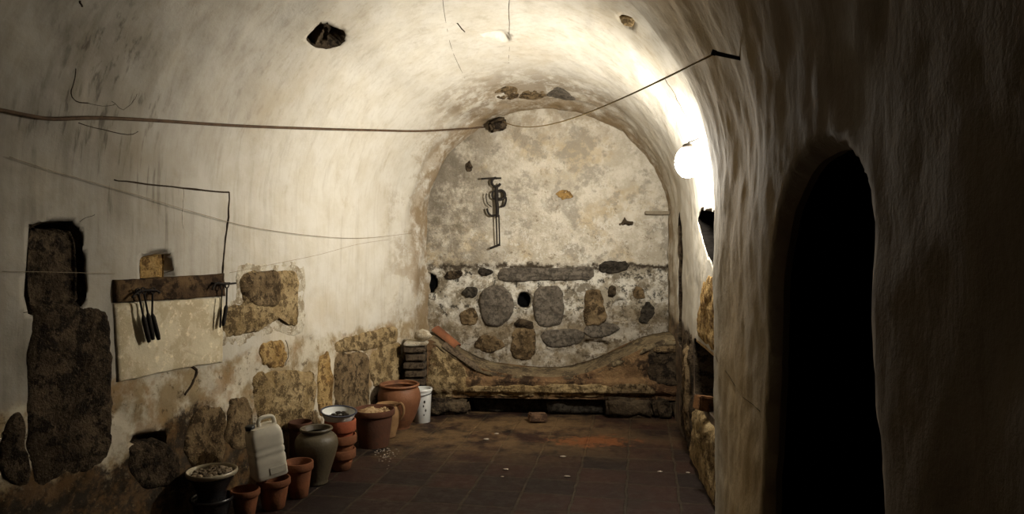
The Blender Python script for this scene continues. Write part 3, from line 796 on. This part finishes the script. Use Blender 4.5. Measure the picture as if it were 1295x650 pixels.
def flower_pot(loc, R, H, rb, mat, label, group=None, rimh=.22, name='flower_pot', rot=(0, 0, 0), cat='flower pot', wob=.006):
    """tapered clay pot: body (with inside) and collar rim"""
    root = empty(name, loc, rot); t = .010
    zc = H * (1 - rimh); rc = rb + (R * .93 - rb) * (zc / H) ** .8
    body = [(0, 0), (rb * .9, 0), (rb, .006), (rb + (rc - rb) * .5, zc * .5), (rc, zc), (rc, zc + .004), (rc - t, zc + .004), (rb + (rc - rb) * .5 - t, zc * .5), (rb - t, .016), (0, .016)]
    lathe('body', body, mat, root, 40, wob)
    lathe('rim', [(rc - t - .001, zc - .004), (rc + .002, zc - .006), (R - .004, zc), (R, zc + .006), (R, H - .008), (R - .004, H), (R - t, H), (R - t - .004, H - .006), (rc - t, zc), (rc - t - .001, zc - .004)], mat, root, 40, wob)
    tag(root, label, cat, group); return root
def filling(name, loc, r, z, mat, label, n=60, size=.018, seed=0):
    bm = bmesh.new(); rnd = random.Random(seed)
    for i in range(n):
        a = rnd.uniform(0, 2 * PI); q = (r - size * 1.1) * math.sqrt(rnd.random()); s = size * rnd.uniform(.5, 1.15)
        pebble_bm(bm, (loc[0] + q * math.cos(a), loc[1] + q * math.sin(a), z + rnd.uniform(-.004, .012) + (.6 - q / r) * .012), s, (1, rnd.uniform(.7, 1.1), rnd.uniform(.5, .8)), rnd.random() * 50)
    ring = [bm.verts.new((loc[0] + r * .95 * math.cos(k * PI / 12), loc[1] + r * .95 * math.sin(k * PI / 12), z - .004)) for k in range(24)]
    bm.faces.new(ring)
    return tag(bm_obj(name, bm, mat, None), label, 'rubble', None, 'stuff')

GRP = 'clay pots along the left wall'
# a: two glazed planters, one standing in the other
def glazed(loc, R, H, rb, label, rimmat):
    root = empty('glazed_planter', loc)
    t = .012
    lathe('body', [(0, 0), (rb * .95, 0), (rb, .008), (rb * 1.08, H * .12), (rb * 1.02, H * .2), (rb * 1.10, H * .45), (R * .86, H * .8), (R * .9, H * .86), (R * .9 - t, H * .86), (R * .84 - t, H * .78), (rb * 1.1 - t, H * .45), (rb - t, .02), (0, .02)], M['blackglaze'], root, 44)
    lathe('rim', [(R * .88, H * .85), (R * .97, H * .88), (R, H * .94), (R * .985, H * .985), (R * .96, H), (R * .90, H * .985), (R * .86, H * .92), (R * .86, H * .86), (R * .88, H * .85)], rimmat, root, 44)
    return tag(root, label, 'planter', GRP)
pa = at(268, 4.12)
glazed(pa, .122, .155, .085, 'lower black glazed planter holding another planter, nearest the viewer', M['blackglaze'])
glazed((pa[0], pa[1], .105), 0.142, .205, .076, 'upper black glazed planter with cream rim, full of rubble', M['creamglaze'])
filling('rubble_filling', pa, .115, .292, M['rubble'], 'broken plaster rubble filling the cream-rimmed black planter', 70, .018, 1)
# b c d: small flower pots
flower_pot(at(310, 4.22), .086, .165, .055, M['terra'], 'small terracotta flower pot right beside the black planters', GRP)
pc = at(346, 4.36)
flower_pot(pc, .101, .185, .066, M['terra'], 'terracotta flower pot carrying the white plastic canister', GRP)
flower_pot(at(377, 4.56), .096, .225, .062, M['terra'], 'terracotta flower pot between the canister and the olive jar', GRP)
# e: olive jar
def jar(name, loc, prof_out, t, mat, rimmat, label, cat, rim_i):
    root = empty(name, loc)
    inner = [(max(0, r - t), z + (.012 if i == 0 else 0)) for i, (r, z) in enumerate(prof_out[1:rim_i + 1])][::-1]
    lathe('body', [(0, 0)] + prof_out[1:rim_i + 1] + inner + [(0, .014)], mat, root, 48, .008)
    rim = prof_out[rim_i:]
    lathe('rim', rim + [(rim[-1][0] - .014, rim[-1][1] - .003), (rim[0][0] - t, rim[0][1] - .004), (rim[0][0], rim[0][1])], rimmat, root, 48, .008)
    return tag(root, label, cat, GRP)
def smooth_prof(p, n=4): return [(float(max(0, a[0])), float(a[1])) for a in catmull(p, n)]
pe = at(400, 4.82)
jar('earthenware_jar', pe, smooth_prof([(0, 0), (.07, 0), (.078, .03), (.105, .12), (.135, .22), (.142, .275), (.13, .315), (.105, .338), (.092, .345), (.098, .355), (.109, .365), (.105, .376)]), .014, M['olive'], M['olive'],
    'olive brown glazed jar with a wide open mouth', 'jar', 32)
pe2 = at(380, 5.03)
flower_pot(pe2, .085, .365, .07, M['terradark'], 'dark clay pot half hidden behind the olive jar', GRP, rimh=.12)
# f: nested stack and enamel basin
pf = at(431, 5.12)
flower_pot(pf, .106, .150, .068, M['terra'], 'bottom terracotta pot of the nested stack of three', GRP, .42)
flower_pot((pf[0] + .003, pf[1], .098), .110, .155, .074, M['terra'], 'middle terracotta pot of the nested stack of three', GRP, .40)
flower_pot((pf[0] - .004, pf[1], .195), .112, .165, .080, M['terrared'], 'bright red topmost pot of the stack, under the enamel basin', GRP, .5)
en = empty('enamel_basin', (pf[0] - .02, pf[1], .338), (math.radians(5), math.radians(5), 0))
lathe('bowl', [(0, 0), (.08, 0), (.088, .006), (.112, .05), (.122, .078), (.118, .078), (.106, .05), (.083, .010), (0, .007)], M['enamel'], en, 44)
lathe('rim', [(.118, .076), (.124, .076), (.131, .080), (.131, .084), (.124, .087), (.117, .083), (.118, .076)], M['blue'], en, 44)
tag(en, 'white enamel basin with a dark blue rim on top of the pot stack', 'basin')
bm = bmesh.new(); rnd = random.Random(5)
for i in range(14):
    a = rnd.uniform(0, 6.28); q = .075 * math.sqrt(rnd.random())
    pebble_bm(bm, (en.location.x + q * math.cos(a), en.location.y + q * math.sin(a), .338 + .052), rnd.uniform(.012, .026), (1, .8, .5), i)
tag(bm_obj('soil_clods', bm, M['blackstone'], None), 'dark clods of soil lying in the enamel basin', 'soil', None, 'stuff')
# g: wide brown pot filled with sand
pg = at(473, 5.72)
flower_pot(pg, .166, .30, .118, M['terradark'], 'wide brown flower pot filled with pale sand and rubble', GRP, .16)
bm = bmesh.new()
rings = []
for j, q in enumerate((0, .03, .06, .09, .12, .143)):
    rings.append([bm.verts.new((pg[0] + q * math.cos(k * PI / 16), pg[1] + q * math.sin(k * PI / 16), .268 + .035 * (1 - (q / .143) ** 2) * (1 + .5 * math.cos(k * PI / 16 + 2.4)) + .012 * mn.noise(Vector((q * 40 * math.cos(k * PI / 16), q * 40 * math.sin(k * PI / 16), 2))))) for k in range(32)])
for j in range(5):
    for k in range(32): bm.faces.new((rings[j][k], rings[j][(k + 1) % 32], rings[j + 1][(k + 1) % 32], rings[j + 1][k]))
bmesh.ops.remove_doubles(bm, verts=bm.verts, dist=1e-4)
for i in range(16):
    a = rnd.uniform(0, 6.28); q = .11 * math.sqrt(rnd.random()); pebble_bm(bm, (pg[0] + q * math.cos(a), pg[1] + q * math.sin(a), .29), rnd.uniform(.008, .018), (1, .8, .7), i)
tag(bm_obj('sand_filling', bm, M['sand'], None), 'pale sand and crumbs heaped in the wide brown pot', 'sand', None, 'stuff')
# h: tan jug with a handle
ph = at(490, 5.99)
jg = jar('clay_jug', ph, smooth_prof([(0, 0), (.06, 0), (.07, .03), (.090, .10), (.102, .17), (.098, .22), (.085, .25), (.078, .262), (.084, .272), (.092, .282)]), .012, M['tanclay'], M['tanclay'],
    'tan clay jug with a side handle behind the sand filled pot', 'jug', 28)
tube('handle', catmull([(.08, -.01, .27), (.118, -.02, .285), (.140, -.03, .25), (.138, -.03, .20), (.112, -.02, .155)], 5), .012, M['tanclay'], jg, 8)
# i: big bulbous pot
pi_ = at(505, 6.29)
jar('earthenware_pot', pi_, smooth_prof([(0, 0), (.085, 0), (.095, .02), (.135, .09), (.172, .19), (.188, .27), (.178, .33), (.165, .355), (.160, .362), (.172, .370), (.180, .382), (.172, .392)]), .016, M['bulb_pot'], M['bulb_pot'],
    'large round reddish earthenware pot near the brick pier', 'pot', 36)
# j: white bucket
pj = at(534, 6.50)
bk = empty('white_bucket', pj)
lathe('body', [(0, 0), (.068, 0), (.072, .004), (.086, .30), (.080, .30), (.068, .012), (0, .010)], M['enamel'], bk, 36)
lathe('rim', [(.085, .286), (.093, .288), (.094, .304), (.090, .310), (.080, .308), (.079, .30), (.085, .286)], M['enamel'], bk, 36)
tube('bail_handle', catmull([(-.093, 0, .295), (-.085, -.04, .27), (0, -.098, .255), (.085, -.04, .27), (.093, 0, .295)], 6), .0035, M['iron'], bk, 6)
bm = bmesh.new()
for (a, z, s) in ((-1.2, .20, .016), (-1.3, .16, .012), (-1.05, .12, .014), (-1.25, .08, .010)):
    r = .069 + .018 * z / .3 + .0035
    pebble_bm(bm, (r * math.cos(a), r * math.sin(a), z), s, (.5, .25, .9), z * 50)
bm_obj('mud_splash', bm, M['blackstone'], bk)
tag(bk, 'white bucket standing behind the big round pot by the pier', 'bucket')

# plastic canister
can = empty('plastic_canister', (pc[0] - .022, pc[1] - .01, .205), (0, math.radians(-8), math.radians(36)))
V = []; Fc = []; n = 40; levels = [0, .008, .03, .06, .075, .09, .125, .138, .15, .168, .18, .192, .21, .22, .25, .265, .285, .30, .312]
def sect_pt(a, hx, hy, e=.28):
    c, s = math.cos(a), math.sin(a); return (hx * math.copysign(abs(c) ** e, c), hy * math.copysign(abs(s) ** e, s))
for z in levels:
    g = 1.0
    if z < .008: g = .94
    for zc in (.138, .18): g -= .055 * math.exp(-((z - zc) / .006) ** 2)
    for zc in (.075,): g -= .02 * math.exp(-((z - zc) / .006) ** 2)
    g -= .22 * max(0, (z - .25) / .062) ** 2
    for k in range(n):
        x, y = sect_pt(2 * PI * k / n, .098 * g, .080 * g); V.append((x, y, z))
for i in range(len(levels) - 1):
    for k in range(n):
        k2 = (k + 1) % n; Fc.append((i * n + k, i * n + k2, (i + 1) * n + k2, (i + 1) * n + k))
Fc += [tuple(range(n))[::-1], tuple((len(levels) - 1) * n + k for k in range(n))]
bm = bmesh.new(); vs = [bm.verts.new(v) for v in V]
for f in Fc: bm.faces.new([vs[i] for i in f])
bm_obj('body', bm, M['plastic'], can, True, .9)
tube('handle', catmull([(-.018, 0, .30), (-.02, 0, .34), (.0, 0, .358), (.05, 0, .356), (.070, 0, .34), (.074, 0, .29)], 6), .0125, M['plastic'], can, 10)
nk = lathe('neck', [(0, 0), (.024, 0), (.024, .02), (0, .02)], M['plastic'], can, 24, 0, (-.072, 0, .29))
lathe('cap', [(0, 0), (.027, 0), (.029, .003), (.028, .022), (.024, .026), (0, .026)], M['blackplastic'], nk, 24, 0, (-.072, 0, .306))
bm_obj('side_panel', block_bm(.10, .006, .045, .0028, 0, 0, (.034, -.0805, .045)), M['plastic'], can, True, .8)
tag(can, 'milky white plastic canister with black cap standing on a flower pot', 'canister')

# ------------------------------------------------------------------ things on the left wall
beam = L_((142, 354), (200, 351), (283, 346), (283, 374), (215, 379), (142, 382))
tag(embed_stone('timber_lintel', beam, vault_pt, .022, M['wood'], None, 71, smooth=False, n=10, jit=.004, rough=.006, dome=.1, flush=False), 'dark rough timber lintel across the whitewashed panel on the left wall', 'beam')
def lw(u, v, off): return vpx(u, v, off)
OFF = .05
def iron_bar(px, rs, label, grp, loop=True):
    pts = [lw(u, v, OFF) for u, v in px]
    root = empty('iron_rod', pts[0]); z = Vector(pts[0])
    P = [p - z for p in pts]
    thin = catmull(P[:2], 4); thick = catmull(P[1:], 5)
    tube('shank', thin, rs[0], M['iron'], root, 8); tube('grip', thick, [rs[0]] + [rs[1]] * (len(thick) - 2) + [rs[1] * .7], M['iron'], root, 8)
    d = (P[1] - P[0]).normalized(); c = P[0] - d * .016
    side = Vector((.3, .95, 0)).normalized()
    lp = [c + d * (.016 * math.cos(a)) + side * (.016 * math.sin(a)) for a in np.linspace(0, 2 * PI, 17)]
    tube('eye', lp, .004, M['iron'], root, 6)
    return tag(root, label, 'tool', grp)
G2 = 'iron rods hanging from the lintel'
iron_bar([(164, 372), (170, 398), (178, 432)], (.0055, .013), 'leftmost of the three dark iron rods hanging together on the left', G2)
iron_bar([(171, 371), (176, 395), (183, 429)], (.0055, .013), 'middle one of the three dark iron rods hanging together on the left', G2)
iron_bar([(182, 371), (182, 396), (190, 429)], (.0055, .013), 'rightmost of the three dark iron rods hanging together on the left', G2)
iron_bar([(272, 366), (270, 390), (269, 414)], (.004, .007), 'thin iron rod, left of the pair under the lintel right end', G2)
iron_bar([(279, 364), (277, 385), (273, 412)], (.0055, .013), 'thick iron rod, right of the pair under the lintel right end', G2)
def rail(name, px, label, nails):
    pts = [lw(u, v, OFF + .006) for u, v in px]; root = empty(name, pts[0]); z = Vector(pts[0])
    tube('bar', [p - z for p in catmull(pts, 4)], .006, M['iron'], root, 8)
    for (u, v) in nails: tube('nail', [lw(u, v, OFF + .012) - z, lw(u, v, .0) - z], .0055, M['iron'], root, 8)
    return tag(root, label, 'hook rail')
rail('hook_rail', [(154, 376), (162, 369), (172, 367), (184, 367), (190, 370)], 'bent iron hook rail on the left half of the lintel', [(166, 368), (186, 368)])
rail('hook_rail', [(258, 366), (264, 358), (276, 359), (290, 358)], 'iron hook rail with a nail at the lintel right end', [(264, 358), (281, 358)])

# ---- cables, wires, string
cab = [(-60, 128), (0, 139), (30, 145), (60, 149), (120, 148), (190, 151), (300, 158), (400, 161), (470, 163), (530, 164), (580, 162), (612, 159)]
pts = [vpx(u, v, .025) for u, v in cab]
tag(tube('cable', catmull(pts, 6), .009, M['cable'], None, 8), 'brown sagging cable strung along the left wall to the end arch', 'cable')
def wp0(u, v): x, z = hit_back(u, v); return back_pt(x, z, .02)
pk = wp0(630, 159)
bm = block_bm(.20, .14, .10, .02, .03, 3, (pk.x, pk.y - .03, pk.z), (.2, -.3, .2))
tag(bm_obj('wooden_peg', bm, M['dark'], None), 'dark rough wooden block in the arch top where the cable ends', 'peg')
spike_b = vpx(933, 82, -.04)
spike_a = Vector(ray(904, 67)) * (min(hit_vault(904, 67)[0], hit_vault(933, 82)[0]) - .06) + Vector((0, 0, CH))
sp = empty('iron_spike', spike_a)
tube('shank', [Vector((0, 0, 0)), spike_b - spike_a], [.009, .007], M['iron'], sp, 8)
tube('head', [Vector((-.012, 0, .004)), Vector((.004, 0, -.001))], .011, M['iron'], sp, 8)
tag(sp, 'black iron spike driven into the upper right wall', 'spike')
a, b = pk + Vector((.06, -.08, .02)), spike_a + Vector((.004, -.002, .0))
spts = [a.lerp(b, t) - Vector((0, 0, .16 * 4 * t * (1 - t) * (.6 + .4 * (1 - t)))) for t in np.linspace(0, 1, 30)]
tag(tube('string', spts, .0042, M['string'], None, 6), 'pale straw string running from the arch block to the iron spike', 'string')
def wire(px, label, r=.0018, off=.02):
    tag(tube('thin_wire', catmull([vpx(u, v, off) for u, v in px], 6), r, M['wire'], None, 6), label, 'wire')
wire([(8, 198), (60, 215), (120, 232), (180, 250), (250, 271), (320, 288), (400, 299), (460, 301), (520, 295)], 'thin wire sagging across the left wall above the whitewashed panel')
wire([(0, 343), (60, 344), (142, 346)], 'short thin wire at panel mid height, left of the timber lintel', .0013, .012)
wire([(290, 345), (340, 335), (400, 322), (450, 309), (490, 303)], 'thin wire rising from the lintel right end towards the end wall', .0013, .012)

# ---- iron steelyard hanging on the end wall
def wp(u, v, off=.03): x, z = hit_back(u, v); return back_pt(x, z, off)
sy_o = wp(628, 226, .06); sy = empty('iron_hanger', sy_o)
def sub(name, px, r, off=.055): return tube(name, catmull([wp(u, v, off) - sy_o for u, v in px], 5), r, M['iron'], sy, 8)
sub('wall_nail', [(609, 227), (622, 226), (634, 226)], .009)
def ringp(u, v, ru, rv, a0=0, a1=2 * PI, n=18): return [(u + ru * math.cos(a), v + rv * math.sin(a)) for a in np.linspace(a0, a1, n)]
sub('hook', ringp(627.5, 231, 5.5, 5.5, -PI * .5, -PI * 1.9), .013)
sub('shaft', [(628, 237), (628, 250), (629, 262), (629, 275)], .018)
sub('ring', ringp(633, 247, 5.5, 5.5), .015)
sub('ring', ringp(626, 247, 3.5, 5.0), .010)
sub('claw', [(633, 262), (638, 260), (640, 253), (639.5, 250)], .011)
sub('claw', [(628, 272), (622, 273), (618, 270), (616, 264)], .011)
sub('claw', [(622, 262), (617, 258), (615, 250), (615.5, 245)], .005)
sub('rod', [(627.5, 272), (628, 290), (629, 311)], .0065)
sub('rod', [(631, 272), (631.5, 290), (632, 311)], .0075)
sub('foot', [(632, 309), (628, 311), (620, 314)], .011)
tube('wall_pin', [wp(628, 226, .06) - sy_o, wp(628, 226, -.03) - sy_o], .008, M['iron'], sy, 8)
tag(sy, 'black iron hanger with rings, claws and two long rods on the end wall', 'hanger')
# wooden bracket peg at the right of the end wall
a, b = wp(815, 270, .03), wp(845, 269, .03)
bm = block_bm((b - a).length, .09, .035, .005, .003, 2, ((a.x + b.x) / 2, (a.y + b.y) / 2 + .0, (a.z + b.z) / 2), (0, 0, -.05))
tag(bm_obj('wooden_peg', bm, M['greywood'], None, True, .8), 'short grey wooden peg near the right edge of the end wall', 'peg')
# thin vertical batten in the corner
a, b = wp(847, 262, .02), wp(851, 428, .02)
bm = block_bm(.06, .05, (a.z - b.z), .006, .004, 3, ((a.x + b.x) / 2, (a.y + b.y) / 2, (a.z + b.z) / 2), (0, 0, 0))
tag(bm_obj('corner_batten', bm, M['greywood'], None, True, .8), 'upright grey batten in the right corner of the end wall', 'batten')

# ---- plaster crumbs on the floor
chips = [(640, 594, .026, 'white plaster chip left of centre on the tiles'), (717, 603, .026, 'white plaster chip in the middle of the floor'), (870, 598, .018, 'small white plaster chip at the right wall foot'),
         (712, 578, .03, 'flat grey plaster flake behind the middle chip'), (635, 603, .014, 'tiny plaster crumb just in front of the left chip'), (615, 556, .03, 'pale plaster flake near the trough, left of the floor brick'),
         (628, 549, .025, 'pale plaster flake closest to the trough foot'), (835, 597, .022, 'dull plaster flake near the right wall foot')]
for i, (u, v, s, lab) in enumerate(chips):
    g = gp(u, v); bm = bmesh.new(); s *= .72; pebble_bm(bm, (g[0], g[1], s * .22), s, (1.2, .7 + .1 * (i % 3), .3), i * 3)
    tag(bm_obj('plaster_chip', bm, M['chip'], None), lab, 'plaster chip', 'plaster chips on the floor')
bm = bmesh.new(); rnd = random.Random(3)
for i in range(60):
    g = gp(rnd.gauss(487, 8), rnd.gauss(574, 6)); pebble_bm(bm, (g[0], g[1], .004), rnd.uniform(.003, .008), (1, .8, .6), i)
tag(bm_obj('plaster_crumbs', bm, M['chip'], None), 'scatter of pale crumbs on the tiles beside the sand filled pot', 'crumbs', None, 'stuff')

# ------------------------------------------------------------------ the lamp
LY = 4.75; LX = (870 - CU) / F * LY; LZ = CH + (CV - 205) / F * LY
lamp = empty('wall_lamp', (LX, LY, LZ))
RG = .085  # enlarged so its glow stands in for the glare around the bulb
gm = NT('glare_globe_glow'); gm.t.nodes.remove(gm.b)
tr = gm.n('ShaderNodeBsdfTransparent'); em = gm.n('ShaderNodeEmission'); ad = gm.n('ShaderNodeAddShader')
em.inputs[0].default_value = (1, .95, .85, 1); em.inputs[1].default_value = 165.
gm.l(tr.outputs[0], ad.inputs[0]); gm.l(em.outputs[0], ad.inputs[1]); gm.l(ad.outputs[0], gm.out.inputs[0])
prof = [(max(0., RG * math.sin(a)), -RG * 1.25 * math.cos(a)) for a in np.linspace(0, PI * .88, 18)]
lathe('glare_globe', prof, gm.m, lamp, 32)
lathe('socket', [(0, .088), (.036, .088), (.040, .094), (.034, .115), (.018, .125), (0, .125)], M['socket'], lamp, 24)
def light(kind, e, rad, **k):
    d = bpy.data.lights.new('lamp_' + kind.lower(), kind); d.energy = e; d.shadow_soft_size = rad; d.color = (1., .95, .86)
    for a, v in k.items(): setattr(d, a, v)
    o = bpy.data.objects.new(d.name, d); COL.objects.link(o); o.location = (LX, LY, LZ); return o
lo_ = light('SPOT', 240., .06, spot_size=math.radians(149), spot_blend=1.)
lo_.rotation_euler = Vector((-2.0, 1.75, .36)).to_track_quat('-Z', 'Y').to_euler()
wq = vault_pt(LY, QB - math.asin(min(1, (LZ + .13 - ZS) / 1.4)) * RN, -.02)
tube('bracket', catmull([(0, 0, .11), (.004, 0, .13), (.03, 0, .14), tuple(wq - Vector((LX, LY, LZ)))], 5), .006, M['socket'], lamp, 8)
tag(lamp, 'glaring bare bulb on the right wall above the deep recess', 'lamp')

# ------------------------------------------------------------------ world, camera, view
w = bpy.data.worlds.new('World'); SC.world = w; w.use_nodes = True
w.node_tree.nodes['Background'].inputs[0].default_value = (.5, .42, .3, 1); w.node_tree.nodes['Background'].inputs[1].default_value = .004
cam = bpy.data.cameras.new('camera'); co = bpy.data.objects.new('camera', cam); COL.objects.link(co)
cam.sensor_fit = 'HORIZONTAL'; cam.sensor_width = 36; cam.lens = 36 * F / 1295
cam.shift_y = -(325 - CV) / 1295
cam.clip_start = .05
co.location = (0, 0, CH); co.rotation_euler = (PI / 2, 0, 0)
SC.camera = co
SC.view_settings.view_transform = 'Standard'; SC.view_settings.look = 'None'
SC.view_settings.gamma = 1; SC.view_settings.use_curve_mapping = False; SC.view_settings.exposure = 0.
